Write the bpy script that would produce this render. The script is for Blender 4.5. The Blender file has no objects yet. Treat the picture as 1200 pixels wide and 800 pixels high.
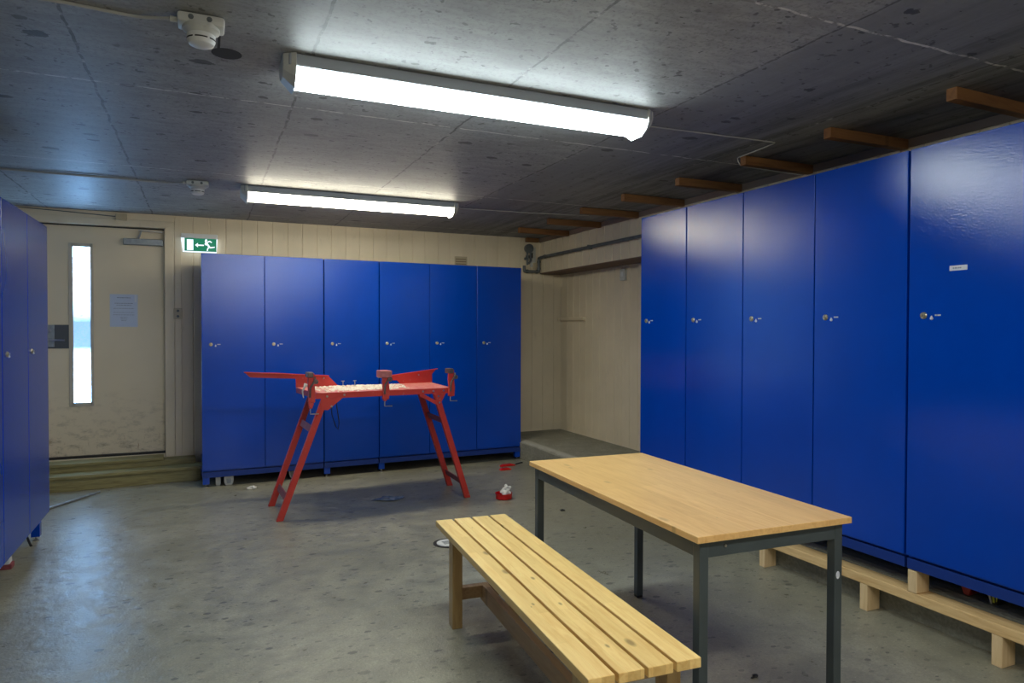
import bpy, bmesh, math, random
from mathutils import Vector, Matrix
random.seed(7)
C = bpy.context.scene.collection
R = math.radians

# ---------------------------------------------------------------- mesh helpers
class MB:
    """collects shapes, then links them as ONE mesh object"""
    def __init__(s): s.bm = bmesh.new()
    def _add(s, verts, faces, mat=None):
        vs = [s.bm.verts.new((mat @ Vector(v)) if mat else v) for v in verts]
        for f in faces:
            try: s.bm.faces.new([vs[i] for i in f])
            except ValueError: pass
        return s
    def box(s, x0, x1, y0, y1, z0, z1, mat=None, bev=0.0):
        v = [(x0,y0,z0),(x1,y0,z0),(x1,y1,z0),(x0,y1,z0),(x0,y0,z1),(x1,y0,z1),(x1,y1,z1),(x0,y1,z1)]
        f = [(0,3,2,1),(4,5,6,7),(0,1,5,4),(1,2,6,5),(2,3,7,6),(3,0,4,7)]
        if bev > 0:
            t = bmesh.new()
            vs = [t.verts.new(a) for a in v]
            for q in f: t.faces.new([vs[i] for i in q])
            bmesh.ops.bevel(t, geom=list(t.edges), offset=bev, segments=2, affect='EDGES', profile=0.5)
            t.verts.index_update()
            s._add([tuple(a.co) for a in t.verts], [[a.index for a in q.verts] for q in t.faces], mat)
            t.free()
            return s
        return s._add(v, f, mat)
    def bar(s, p0, p1, w, t, up=(0,0,1), bev=0.0):
        """rectangular bar from p0 to p1, w across, t along 'up'"""
        p0, p1 = Vector(p0), Vector(p1); d = p1-p0; L = d.length; d.normalize()
        a = d.cross(Vector(up)); a.normalize(); b = a.cross(d); b.normalize()
        m = Matrix((a, d, b)).transposed().to_4x4(); m.translation = p0
        return s.box(-w/2, w/2, 0, L, -t/2, t/2, m, bev)
    def prism(s, pts, y0, y1, mat=None):
        """pts is an outline in x,z extruded from y0 to y1"""
        n = len(pts)
        v = [(p[0], y0, p[1]) for p in pts] + [(p[0], y1, p[1]) for p in pts]
        f = [list(range(n)), list(range(2*n-1, n-1, -1))]
        f += [(i, i+n, (i+1) % n + n, (i+1) % n) for i in range(n)]
        return s._add(v, f, mat)
    def tube(s, pts, r, seg=10):
        pts = [Vector(p) for p in pts]; rings = []
        prev = None
        for i, p in enumerate(pts):
            if i == 0: d = pts[1]-pts[0]
            elif i == len(pts)-1: d = pts[-1]-pts[-2]
            else: d = (pts[i]-pts[i-1]).normalized() + (pts[i+1]-pts[i]).normalized()
            d.normalize()
            if prev is None:
                ref = Vector((0,0,1)) if abs(d.z) < .9 else Vector((1,0,0))
                a = d.cross(ref).normalized()
            else:
                a = (prev - d*prev.dot(d)).normalized()
            prev = a; b = d.cross(a)
            rr = r[i] if isinstance(r, (list, tuple)) else r
            rings.append([s.bm.verts.new(p + (a*math.cos(t)+b*math.sin(t))*rr) for t in [2*math.pi*k/seg for k in range(seg)]])
        for A, B in zip(rings, rings[1:]):
            for k in range(seg): s.bm.faces.new((A[k], A[(k+1)%seg], B[(k+1)%seg], B[k]))
        s.bm.faces.new(rings[0][::-1]); s.bm.faces.new(rings[-1])
        return s
    def lathe(s, prof, seg=24, mat=None):
        """prof: list of (r, z), revolved about z"""
        rings = []
        for r, z in prof:
            ring = []
            for k in range(seg):
                t = 2*math.pi*k/seg
                p = Vector((r*math.cos(t), r*math.sin(t), z))
                ring.append(s.bm.verts.new(mat @ p if mat else p))
            rings.append(ring)
        for A, B in zip(rings, rings[1:]):
            for k in range(seg): s.bm.faces.new((A[k], A[(k+1)%seg], B[(k+1)%seg], B[k]))
        s.bm.faces.new(rings[0][::-1]); s.bm.faces.new(rings[-1])
        return s
    def cyl(s, c, axis, r, h, seg=20):
        c = Vector(c); ax = Vector(axis).normalized()
        return s.tube([c, c+ax*h], r, seg)
    def build(s, name, m, parent=None, smooth=False, bevel=0.0, loc=None, rot=None):
        bmesh.ops.remove_doubles(s.bm, verts=s.bm.verts, dist=1e-6) if False else None
        bmesh.ops.recalc_face_normals(s.bm, faces=s.bm.faces)
        me = bpy.data.meshes.new(name); s.bm.to_mesh(me); s.bm.free()
        for mm in (m if isinstance(m, list) else [m]): me.materials.append(mm)
        if smooth:
            for p in me.polygons: p.use_smooth = True
        o = bpy.data.objects.new(name, me); C.objects.link(o)
        if smooth: me.set_sharp_from_angle(angle=R(35))
        if bevel:
            b = o.modifiers.new('edge', 'BEVEL'); b.width = bevel; b.segments = 2; b.limit_method = 'ANGLE'; b.angle_limit = R(40)
        if parent: o.parent = parent
        if loc: o.location = loc
        if rot: o.rotation_euler = rot
        return o

def tag(o, label, cat, group=None, kind=None):
    if label: o['label'] = label
    if cat: o['category'] = cat
    if group: o['group'] = group
    if kind: o['kind'] = kind
    return o
def thing(name, label, cat, loc=(0,0,0), rz=0.0, group=None):
    o = bpy.data.objects.new(name, None); C.objects.link(o)
    o.empty_display_size = .1
    o.location = loc; o.rotation_euler = (0, 0, rz)
    return tag(o, label, cat, group)
def struct(o): o['kind'] = 'structure'; return o
def lab(o, text): o['label'] = text; return o
def copy_thing(o, parent=None):
    c = o.copy(); C.objects.link(c); c.parent = parent
    for ch in [k for k in o.children]: copy_thing(ch, c)
    return c

# ---------------------------------------------------------------- materials
def nt(name):
    m = bpy.data.materials.new(name); m.use_nodes = True
    t = m.node_tree; return m, t, t.nodes['Principled BSDF']
def node(t, typ, **kw):
    n = t.nodes.new(typ)
    for k, v in kw.items():
        if hasattr(n, k): setattr(n, k, v)
        else: n.inputs[k].default_value = v
    return n
def coords(t, scale=(1,1,1), rot=(0,0,0)):
    tc = t.nodes.new('ShaderNodeTexCoord'); mp = t.nodes.new('ShaderNodeMapping')
    mp.inputs['Scale'].default_value = scale; mp.inputs['Rotation'].default_value = rot
    t.links.new(tc.outputs['Object'], mp.inputs['Vector']); return mp.outputs['Vector']
def noise(t, vec, scale, detail=4, rough=.55, dist=0.0):
    n = t.nodes.new('ShaderNodeTexNoise'); n.inputs['Scale'].default_value = scale
    n.inputs['Detail'].default_value = detail; n.inputs['Roughness'].default_value = rough
    n.inputs['Distortion'].default_value = dist
    t.links.new(vec, n.inputs['Vector']); return n.outputs['Fac']
def ramp(t, fac, stops, interp='LINEAR'):
    r = t.nodes.new('ShaderNodeValToRGB'); r.color_ramp.interpolation = interp
    el = r.color_ramp.elements
    while len(el) < len(stops): el.new(.5)
    for e, (p, c) in zip(el, stops):
        e.position = p; e.color = (c[0], c[1], c[2], 1) if isinstance(c, (tuple, list)) else (c, c, c, 1)
    t.links.new(fac, r.inputs['Fac']); return r.outputs['Color']
def mix(t, fac, a, b, mode='MIX'):
    m = t.nodes.new('ShaderNodeMix'); m.data_type = 'RGBA'; m.blend_type = mode
    for sock, v in ((m.inputs[0], fac), (m.inputs[6], a), (m.inputs[7], b)):
        if isinstance(v, (int, float)): sock.default_value = v
        elif isinstance(v, (tuple, list)): sock.default_value = (v[0], v[1], v[2], 1)
        else: t.links.new(v, sock)
    return m.outputs[2]
def mth(t, op, a, b=None, c=None):
    m = t.nodes.new('ShaderNodeMath'); m.operation = op
    for i, v in enumerate((a, b, c)):
        if v is None: continue
        if isinstance(v, (int, float)): m.inputs[i].default_value = v
        else: t.links.new(v, m.inputs[i])
    return m.outputs[0]
def bump(t, bs, h, strength=.2, dist=.01):
    b = t.nodes.new('ShaderNodeBump'); b.inputs['Strength'].default_value = strength; b.inputs['Distance'].default_value = dist
    t.links.new(h, b.inputs['Height']); t.links.new(b.outputs['Normal'], bs.inputs['Normal'])
def simple(name, col, rough=.5, metal=0.0, var=.0, scale=20, bmp=0.0, spec=.5):
    m, t, bs = nt(name)
    bs.inputs['Roughness'].default_value = rough; bs.inputs['Metallic'].default_value = metal
    bs.inputs['Specular IOR Level'].default_value = spec
    v = coords(t); n = noise(t, v, scale)
    c = ramp(t, n, [(.3, [x*(1-var) for x in col]), (.7, [min(1, x*(1+var)) for x in col])])
    t.links.new(c, bs.inputs['Base Color'])
    if bmp: bump(t, bs, n, bmp, .002)
    return m
def emis(name, col, strength, base=.8):
    m, t, bs = nt(name)
    bs.inputs['Base Color'].default_value = (base,base,base,1)
    bs.inputs['Emission Color'].default_value = (*col, 1); bs.inputs['Emission Strength'].default_value = strength
    return m

# locker enamel: blue powder coat with a fine orange peel
def locker_mat(name='blue_enamel', col=(.0,.050,.42)):
    m, t, bs = nt(name)
    v = coords(t); n1 = noise(t, v, 1.3, 3)
    c = ramp(t, n1, [(.3, [x*.9 for x in col]), (.7, [x*1.08 for x in col])])
    sc = noise(t, coords(t, (3,3,9)), 22, 6, .7)
    scf = ramp(t, sc, [(.70, 0), (.76, .25)])
    out = t.nodes['Material Output']; t.nodes.remove(bs)
    df = t.nodes.new('ShaderNodeBsdfDiffuse'); gl = t.nodes.new('ShaderNodeBsdfAnisotropic'); gl.distribution = 'BECKMANN'
    t.links.new(mix(t, scf, c, [.01,.09,.5]), df.inputs['Color'])
    gl.inputs['Color'].default_value = (1,1,1,1); gl.inputs['Roughness'].default_value = .22
    fr = t.nodes.new('ShaderNodeFresnel'); fr.inputs['IOR'].default_value = 1.52
    n2 = noise(t, v, 120, 2, .5)
    bp = t.nodes.new('ShaderNodeBump'); bp.inputs['Strength'].default_value = .8; bp.inputs['Distance'].default_value = .0010
    t.links.new(n2, bp.inputs['Height'])
    t.links.new(bp.outputs['Normal'], gl.inputs['Normal'])
    mx = t.nodes.new('ShaderNodeMixShader')
    t.links.new(fr.outputs[0], mx.inputs[0]); t.links.new(df.outputs[0], mx.inputs[1]); t.links.new(gl.outputs[0], mx.inputs[2])
    t.links.new(mx.outputs[0], out.inputs['Surface'])
    return m
M_blue = locker_mat()
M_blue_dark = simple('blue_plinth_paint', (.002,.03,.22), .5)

# concrete floor
def floor_mat():
    m, t, bs = nt('worn_concrete_floor')
    v = coords(t)
    big = noise(t, v, .9, 4, .6); mid = noise(t, v, 7, 6, .65); fine = noise(t, v, 90, 3, .6)
    c = ramp(t, big, [(.3, (.225,.215,.155)), (.7, (.38,.365,.285))])
    c = mix(t, ramp(t, mid, [(.38, .65), (.60, 0)]), c, (.185,.18,.138))
    c = mix(t, ramp(t, fine, [(.36, .35), (.52, 0)]), c, (.17,.17,.14))
    c = mix(t, ramp(t, fine, [(.62, 0), (.74, .5)]), c, (.55,.53,.45))
    # dark drips: small stretched spots
    vo = t.nodes.new('ShaderNodeTexVoronoi'); vo.voronoi_dimensions = '2D'; vo.inputs['Scale'].default_value = 7.5; vo.feature = 'F1'
    wv = coords(t, (1, 1.5, 1), (0,0,.4)); t.links.new(wv, vo.inputs['Vector'])
    keep = t.nodes.new('ShaderNodeSeparateColor'); t.links.new(vo.outputs['Color'], keep.inputs[0])
    rad = mth(t, 'MULTIPLY', mth(t, 'POWER', keep.outputs[0], 4.0), .17)
    wob = mth(t, 'ADD', vo.outputs['Distance'], mth(t, 'MULTIPLY', mth(t, 'SUBTRACT', noise(t, v, 45, 3), .5), .13))
    spot = mth(t, 'LESS_THAN', wob, rad)
    c = mix(t, mth(t, 'MULTIPLY', spot, .75), c, (.07,.07,.062))
    for sc_, am, rot_ in ((6.0, .16, 1.1), (13.0, .20, 2.2)):
        vo2 = t.nodes.new('ShaderNodeTexVoronoi'); vo2.voronoi_dimensions = '2D'; vo2.inputs['Scale'].default_value = sc_
        t.links.new(coords(t, (1, 1.7, 1), (0,0,rot_)), vo2.inputs['Vector'])
        k2 = t.nodes.new('ShaderNodeSeparateColor'); t.links.new(vo2.outputs['Color'], k2.inputs[0])
        wb2 = mth(t, 'ADD', vo2.outputs['Distance'], mth(t, 'MULTIPLY', mth(t, 'SUBTRACT', noise(t, v, 60, 3), .5), .2))
        c = mix(t, mth(t, 'MULTIPLY', mth(t, 'LESS_THAN', wb2, mth(t, 'MULTIPLY', mth(t, 'POWER', k2.outputs[1], 3.5), am)), .5), c, (.075,.078,.068))
    cr = noise(t, coords(t, (1, 1, 1), (0,0,.3)), 2.2, 8, .75, 1.5)
    c = mix(t, ramp(t, cr, [(.492, 0), (.5, .5), (.508, 0)]), c, (.12,.12,.10))
    # pale scuffs
    sc = noise(t, coords(t, (1, 5, 1), (0,0,.5)), 9, 5, .7)
    c = mix(t, ramp(t, sc, [(.66, 0), (.74, .45)]), c, (.62,.60,.52))
    sc2 = noise(t, coords(t, (6, 1, 1), (0,0,-.35)), 12, 4, .7)
    c = mix(t, ramp(t, sc2, [(.70, 0), (.76, .4)]), c, (.58,.57,.50))
    t.links.new(c, bs.inputs['Base Color'])
    r = ramp(t, mid, [(.3, .26), (.7, .44)])
    t.links.new(r, bs.inputs['Roughness'])
    bs.inputs['Specular IOR Level'].default_value = .5
    wav = noise(t, v, 2.6, 3, .6)
    bump(t, bs, mth(t, 'ADD', mth(t, 'MULTIPLY', wav, 3.2), mth(t, 'ADD', mid, mth(t, 'MULTIPLY', fine, .35))), .40, .010)
    return m
M_floor = floor_mat()
def ledge_mat():
    m, t, bs = nt('rough_concrete_ledge')
    v = coords(t); a = noise(t, v, 5, 7, .7); b = noise(t, v, 60, 3)
    c = ramp(t, a, [(.3, (.22,.215,.17)), (.7, (.36,.35,.28))])
    c = mix(t, ramp(t, b, [(.4,.4), (.6,0)]), c, (.16,.16,.13))
    tc = t.nodes.new('ShaderNodeTexCoord'); sp = t.nodes.new('ShaderNodeSeparateXYZ'); t.links.new(tc.outputs['Object'], sp.inputs[0])
    ed = mth(t, 'ABSOLUTE', mth(t, 'SUBTRACT', mth(t, 'ADD', sp.outputs['X'], mth(t, 'MULTIPLY', mth(t, 'SUBTRACT', a, .5), .08)), 3.165))
    c = mix(t, mth(t, 'MULTIPLY', ramp(t, ed, [(.02, .7), (.06, 0)]), mth(t, 'GREATER_THAN', sp.outputs['Z'], .19)), c, (.50,.49,.42))
    t.links.new(c, bs.inputs['Base Color']); bs.inputs['Roughness'].default_value = .85
    bump(t, bs, mth(t, 'ADD', a, b), .5, .01); return m
M_ledge = ledge_mat()

def ceiling_mat():
    m, t, bs = nt('board_marked_concrete_ceiling')
    tc = t.nodes.new('ShaderNodeTexCoord'); sp = t.nodes.new('ShaderNodeSeparateXYZ')
    t.links.new(tc.outputs['Object'], sp.inputs[0]); X, Y = sp.outputs['X'], sp.outputs['Y']
    v = tc.outputs['Object']
    a = noise(t, v, 1.1, 5, .6); b = noise(t, coords(t, (1.2, 5, 1)), 4, 7, .7); f = noise(t, v, 70, 3, .6)
    c = ramp(t, a, [(.3, (.29,.30,.30)), (.7, (.41,.415,.41))])
    c = mix(t, ramp(t, b, [(.38, .6), (.62, 0)]), c, (.23,.235,.23))
    c = mix(t, ramp(t, f, [(.35, .5), (.5, 0)]), c, (.16,.16,.155))
    # darker, sooty panels beside the right wall
    wob = mth(t, 'ADD', X, mth(t, 'MULTIPLY', mth(t, 'SUBTRACT', noise(t, v, 1.6, 5), .5), .12))
    dk = t.nodes.new('ShaderNodeMapRange'); t.links.new(wob, dk.inputs[0])
    dk.inputs[1].default_value = 2.06; dk.inputs[2].default_value = 2.12; dk.inputs[3].default_value = 0; dk.inputs[4].default_value = .8
    c = mix(t, dk.outputs[0], c, (.22,.23,.235))
    streak = noise(t, coords(t, (9, .7, 1)), 1.3, 6, .7)
    dk2 = t.nodes.new('ShaderNodeMapRange'); t.links.new(wob, dk2.inputs[0])
    dk2.inputs[1].default_value = 2.08; dk2.inputs[2].default_value = 2.9; dk2.inputs[3].default_value = 0; dk2.inputs[4].default_value = .9
    c = mix(t, mth(t, 'MULTIPLY', ramp(t, streak, [(.42, 0), (.62, 1)]), dk2.outputs[0]), c, (.075,.08,.08))
    # dark pock marks
    vo = t.nodes.new('ShaderNodeTexVoronoi'); vo.voronoi_dimensions = '2D'; vo.inputs['Scale'].default_value = 3.6
    t.links.new(coords(t, (1, 1.6, 1)), vo.inputs['Vector'])
    ks = t.nodes.new('ShaderNodeSeparateColor'); t.links.new(vo.outputs['Color'], ks.inputs[0])
    wd = mth(t, 'ADD', vo.outputs['Distance'], mth(t, 'MULTIPLY', mth(t, 'SUBTRACT', noise(t, v, 28, 4), .5), .22))
    c = mix(t, mth(t, 'MULTIPLY', mth(t, 'LESS_THAN', wd, mth(t, 'MULTIPLY', mth(t, 'POWER', ks.outputs[0], 5.0), .17)), .75), c, (.035,.035,.034))
    pk = noise(t, v, 26, 2, .5)
    c = mix(t, ramp(t, pk, [(.66, 0), (.69, .7)]), c, (.06,.06,.06))
    bl = noise(t, coords(t, (.8, 1.6, 1), (0,0,.3)), 2.3, 6, .7)
    c = mix(t, ramp(t, bl, [(.50, 0), (.66, .55)]), c, (.20,.20,.195))
    # formwork joints
    def joint(axis, pos, w, seed):
        n = mth(t, 'MULTIPLY', mth(t, 'SUBTRACT', noise(t, v, 6+seed, 4), .5), .03)
        d = mth(t, 'ABSOLUTE', mth(t, 'SUBTRACT', mth(t, 'ADD', axis, n), pos))
        return mth(t, 'LESS_THAN', d, w)
    br = noise(t, v, 14, 4, .7)
    lit = None; dkl = None
    for k, y in enumerate((-3.5, -1.75, 0.0, 1.75, 3.49, 5.2, 6.95)):
        j = joint(Y, y, .006, k)
        lit = j if lit is None else mth(t, 'MAXIMUM', lit, j)
    for k, x in enumerate((-1.27, -.44, .395, 1.24, 2.08, 2.92)):
        j = joint(X, x, .006, k+.5)
        dkl = j if dkl is None else mth(t, 'MAXIMUM', dkl, j)
    c = mix(t, mth(t, 'MULTIPLY', lit, ramp(t, br, [(.30, .35), (.55, .8)])), c, (.75,.74,.70))
    c = mix(t, mth(t, 'MULTIPLY', lit, ramp(t, br, [(.40, .6), (.50, 0)])), c, (.06,.06,.06))
    c = mix(t, mth(t, 'MULTIPLY', dkl, ramp(t, br, [(.42, .8), (.62, .45)])), c, (.06,.06,.058))
    c = mix(t, mth(t, 'MULTIPLY', dkl, ramp(t, br, [(.55, 0), (.68, .7)])), c, (.68,.67,.63))
    t.links.new(c, bs.inputs['Base Color'])
    bs.inputs['Roughness'].default_value = .55
    bs.inputs['Specular IOR Level'].default_value = .4
    bump(t, bs, mth(t, 'ADD', mth(t, 'ADD', b, mth(t, 'MULTIPLY', f, .3)), mth(t, 'MAXIMUM', lit, dkl)), .25, .004)
    return m
M_ceil = ceiling_mat()

def paint_mat(name, col, rough=.55, dirt=.25, dz=0.8):
    m, t, bs = nt(name)
    v = coords(t); a = noise(t, v, 1.5, 5, .6); s = noise(t, coords(t, (1, 1, .35)), 14, 6, .7)
    c = ramp(t, a, [(.3, [x*.92 for x in col]), (.7, [min(1, x*1.05) for x in col])])
    c = mix(t, mth(t, 'MULTIPLY', ramp(t, s, [(.6, 0), (.75, 1)]), dirt), c, [x*.45 for x in col])
    t.links.new(c, bs.inputs['Base Color']); bs.inputs['Roughness'].default_value = rough
    bump(t, bs, noise(t, v, 60, 3), .12, .002)
    return m
M_wall = paint_mat('cream_panelling_paint', (.76,.66,.48))
M_trim = paint_mat('cream_trim_paint', (.74,.64,.46))
M_render = paint_mat('pale_wall_paint', (.42,.42,.38))

def door_mat():
    m, t, bs = nt('scuffed_cream_door')
    tc = t.nodes.new('ShaderNodeTexCoord'); v = tc.outputs['Object']
    sp = t.nodes.new('ShaderNodeSeparateXYZ'); t.links.new(v, sp.inputs[0]); Z = sp.outputs['Z']
    col = (.70,.61,.45)
    a = noise(t, v, 1.2, 4)
    c = ramp(t, a, [(.3, [x*.94 for x in col]), (.7, [x*1.04 for x in col])])
    low = t.nodes.new('ShaderNodeMapRange'); t.links.new(Z, low.inputs[0])
    low.inputs[1].default_value = .9; low.inputs[2].default_value = .25; low.inputs[3].default_value = 0; low.inputs[4].default_value = 1
    sm = noise(t, coords(t, (2, 1, 4)), 5, 7, .75)
    c = mix(t, mth(t, 'MULTIPLY', ramp(t, sm, [(.5, 0), (.72, .9)]), low.outputs[0]), c, (.20,.16,.11))
    ru = noise(t, coords(t, (9, 1, 2)), 3, 4, .7)
    vl = t.nodes.new('ShaderNodeMapRange'); t.links.new(Z, vl.inputs[0])
    vl.inputs[1].default_value = .5; vl.inputs[2].default_value = .25; vl.inputs[3].default_value = 0; vl.inputs[4].default_value = 1
    c = mix(t, mth(t, 'MULTIPLY', ramp(t, ru, [(.60, 0), (.70, .8)]), vl.outputs[0]), c, (.25,.12,.04))
    t.links.new(c, bs.inputs['Base Color']); bs.inputs['Roughness'].default_value = .5
    return m
M_door = door_mat()

def wood_mat(name, light, dark, axis='Y', rough=.45, knots=.7, stave=None, vary=True):
    m, t, bs = nt(name)
    sc = {'X': (1.2, 14, 14), 'Y': (14, 1.2, 14), 'Z': (14, 14, 1.2)}[axis]
    tc = t.nodes.new('ShaderNodeTexCoord'); oi = t.nodes.new('ShaderNodeObjectInfo')
    ad = t.nodes.new('ShaderNodeVectorMath'); ad.operation = 'ADD'
    t.links.new(tc.outputs['Object'], ad.inputs[0])
    cx = t.nodes.new('ShaderNodeCombineXYZ')
    off = mth(t, 'MULTIPLY', oi.outputs['Random'], 17.0)
    for k in range(3): t.links.new(off, cx.inputs[k])
    t.links.new(cx.outputs[0], ad.inputs[1])
    mp = t.nodes.new('ShaderNodeMapping'); mp.inputs['Scale'].default_value = sc
    t.links.new((ad.outputs[0] if vary else tc.outputs['Object']), mp.inputs['Vector']); v = mp.outputs['Vector']
    g = noise(t, v, 3.0, 6, .6, 1.2); g2 = noise(t, v, .6, 3, .5)
    c = ramp(t, g, [(.3, dark), (.55, light), (.8, [min(1, x*1.1) for x in light])])
    c = mix(t, ramp(t, g2, [(.35, .45), (.6, 0)]), c, [l*.6+d*.4 for l, d in zip(light, dark)])
    if knots:
        ks = {'X': (1, 2.2, .1), 'Y': (2.2, 1, .1), 'Z': (2.2, .1, 1)}[axis]
        vo = t.nodes.new('ShaderNodeTexVoronoi'); vo.voronoi_dimensions = '2D'; vo.inputs['Scale'].default_value = 4.2
        mp2 = t.nodes.new('ShaderNodeMapping'); mp2.inputs['Scale'].default_value = ks
        t.links.new(ad.outputs[0], mp2.inputs['Vector']); t.links.new(mp2.outputs[0], vo.inputs['Vector'])
        k2 = t.nodes.new('ShaderNodeSeparateColor'); t.links.new(vo.outputs['Color'], k2.inputs[0])
        rr = mth(t, 'MULTIPLY', mth(t, 'POWER', k2.outputs[0], 4.0), .15)
        kn = mth(t, 'SUBTRACT', 1.0, mth(t, 'DIVIDE', vo.outputs['Distance'], mth(t, 'MAXIMUM', rr, .001)))
        c = mix(t, mth(t, 'MULTIPLY', ramp(t, kn, [(.0, 0), (.6, 1)]), knots), c, [x*.30 for x in dark])
    if stave:
        b = t.nodes.new('ShaderNodeTexBrick'); 
        mp3 = t.nodes.new('ShaderNodeMapping')
        mp3.inputs['Rotation'].default_value = (0,0,R(90)) if axis == 'Y' else (0,0,0)
        t.links.new(tc.outputs['Object'], mp3.inputs['Vector']); t.links.new(mp3.outputs[0], b.inputs['Vector'])
        b.inputs['Scale'].default_value = 1.0; b.inputs['Brick Width'].default_value = stave[0]; b.inputs['Row Height'].default_value = stave[1]
        b.inputs['Mortar Size'].default_value = 0.0004
        b.inputs['Color1'].default_value = (1,1,1,1); b.inputs['Color2'].default_value = (.80,.76,.68,1); b.inputs['Mortar'].default_value = (.62,.56,.46,1)
        c = mix(t, .55, c, b.outputs['Color'], 'MULTIPLY')
    t.links.new(c, bs.inputs['Base Color']); bs.inputs['Roughness'].default_value = rough
    bump(t, bs, g, .08, .002)
    return m
M_pine = wood_mat('lacquered_pine', (.95,.68,.27), (.84,.53,.175), 'Y', .42, .75, (.45, .041))
M_pine_leg = wood_mat('pine_leg', (.50,.34,.15), (.36,.22,.08), 'Z', .45, .5)
M_pine_beam = wood_mat('pine_stretcher', (.42,.28,.15), (.30,.18,.09), 'Y', .5, .5)
M_top = wood_mat('oak_laminate', (.84,.53,.21), (.73,.42,.145), 'Y', .38, .35, (.9, .11))
M_raw = wood_mat('raw_pine_plank', (.74,.52,.25), (.58,.36,.15), 'Y', .6, .9)
M_raw_z = wood_mat('raw_pine_block', (.74,.56,.32), (.62,.43,.22), 'Z', .6, .5)
M_batten = wood_mat('brown_timber_batten', (.26,.12,.04), (.16,.065,.022), 'X', .7, .5)
M_soffit = wood_mat('dark_stained_soffit', (.15,.09,.06), (.10,.055,.035), 'Y', .7, .3)
M_step = wood_mat('impregnated_timber', (.27,.24,.105), (.15,.12,.045), 'X', .6, .8)
M_steel = simple('dark_grey_green_steel', (.055,.072,.078), .38, 0.0, .1, 8)
M_red = None
def red_mat():
    m, t, bs = nt('worn_red_enamel')
    v = coords(t); a = noise(t, v, 30, 5, .7)
    c = ramp(t, noise(t, v, 3, 3), [(.3, (.46,.028,.020)), (.7, (.64,.052,.036))])
    c = mix(t, ramp(t, a, [(.62, 0), (.70, .55)]), c, (.55,.30,.27))
    t.links.new(c, bs.inputs['Base Color']); bs.inputs['Roughness'].default_value = .42
    return m
M_red = red_mat()
M_worn = simple('worn_dark_steel', (.16,.12,.11), .45, .7, .35, 60)
def redtop_mat():
    m, t, bs = nt('red_top_dusted_with_wax')
    v = coords(t); a = noise(t, v, 22, 6, .7)
    c = mix(t, ramp(t, a, [(.40, .1), (.62, .75)]), (.58,.07,.05), (.72,.42,.36))
    t.links.new(c, bs.inputs['Base Color']); bs.inputs['Roughness'].default_value = .45
    return m
M_redtop = redtop_mat()
M_maroon = simple('faded_red_paint', (.26,.06,.07), .55, 0, .25, 25)
M_chrome = simple('bright_metal', (.62,.60,.56), .28, 1.0)
M_brass = simple('brass_cylinder', (.62,.56,.40), .3, 1.0, .2, 90)
M_zinc = simple('zinc_plate', (.33,.36,.38), .45, .6, .15, 30)
M_white = simple('white_plastic', (.72,.73,.71), .4)
M_offwhite = simple('aged_white_plastic', (.55,.56,.52), .45)
M_housing = simple('lamp_housing_grey', (.30,.33,.36), .4)
M_black = simple('black_rubber', (.012,.012,.013), .55)
M_paper = simple('bluish_white_paper', (.50,.58,.74), .6)
M_ink = simple('grey_printed_ink', (.19,.23,.33), .7)
M_sticker = simple('white_sticker', (.62,.66,.74), .5)
M_wax = simple('pale_wax_shavings', (.78,.72,.62), .7, 0, .15, 60, .5)
M_pipe = simple('grey_pipe', (.11,.125,.13), .5, 0, .25, 15)
M_vent = simple('cream_plastic', (.50,.42,.28), .5)
M_tub = simple('red_plastic_tub', (.62,.008,.010), .3)
M_tissue = simple('crumpled_white_paper', (.78,.77,.72), .8, 0, .1, 60)
M_bag = simple('bluish_clear_plastic', (.13,.16,.20), .25)
M_yellow = simple('yellow_plastic', (.45,.50,.03), .5)
M_cable = simple('pale_cable', (.42,.42,.40), .5)
M_stain = simple('dark_ceiling_plaster', (.05,.05,.048), .8)
M_hole = simple('dark_void', (.008,.008,.01), .8)

def pane_mat():
    m, t, bs = nt('frosted_daylight_pane')
    tc = t.nodes.new('ShaderNodeTexCoord'); sp = t.nodes.new('ShaderNodeSeparateXYZ'); t.links.new(tc.outputs['Object'], sp.inputs[0])
    n = noise(t, tc.outputs['Object'], 70, 4, .8)
    z = sp.outputs['Z']
    # trees and sky seen blurred through frosted glass: darker band around mid height
    band = ramp(t, z, [(0.0, .8), (.22, .5), (.36, .022), (.52, .020), (.72, .30), (1.0, 1.0)])
    mr = t.nodes.new('ShaderNodeMapRange'); t.links.new(z, mr.inputs[0]); mr.inputs[1].default_value = .72; mr.inputs[2].default_value = 2.15
    band.node.inputs['Fac'].links and t.links.remove(band.node.inputs['Fac'].links[0]); t.links.new(mr.outputs[0], band.node.inputs['Fac'])
    c = ramp(t, n, [(.35, (.13,.36,.80)), (.65, (.34,.64,1.0))])
    col = mix(t, 1.0, c, band, 'MULTIPLY')
    t.links.new(col, bs.inputs['Emission Color']); bs.inputs['Emission Strength'].default_value = PANE
    bs.inputs['Base Color'].default_value = (.6,.7,.8,1); bs.inputs['Roughness'].default_value = .3
    return m
PANE = 44.0
M_pane = pane_mat()
M_lamp_cool = emis('cool_lamp_diffuser', (.84,.97,1.0), 27)
M_lamp_rear = emis('neutral_lamp_diffuser', (1.0,.96,.88), 30)
M_lamp_warm = emis('warm_lamp_diffuser', (1.0,.93,.72), 26)
M_sign_green = emis('lit_green_sign', (.0,.15,.075), 1.0, .0)
M_sign_white = emis('lit_white_sign', (.75,.88,1.0), 1.0, .3)

# ---------------------------------------------------------------- the room
ZC = 2.48; YB = 7.30; XR = 3.92; XU = 3.64; XL = -1.56; YF = -4.4
struct(MB().box(XL-.1, XR+.1, YF-.1, YB+.4, -.1, 0).build('floor', M_floor))
struct(MB().box(XL-.1, XR+.1, YF-.1, YB+.4, ZC, ZC+.10).build('ceiling', M_ceil))
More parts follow.
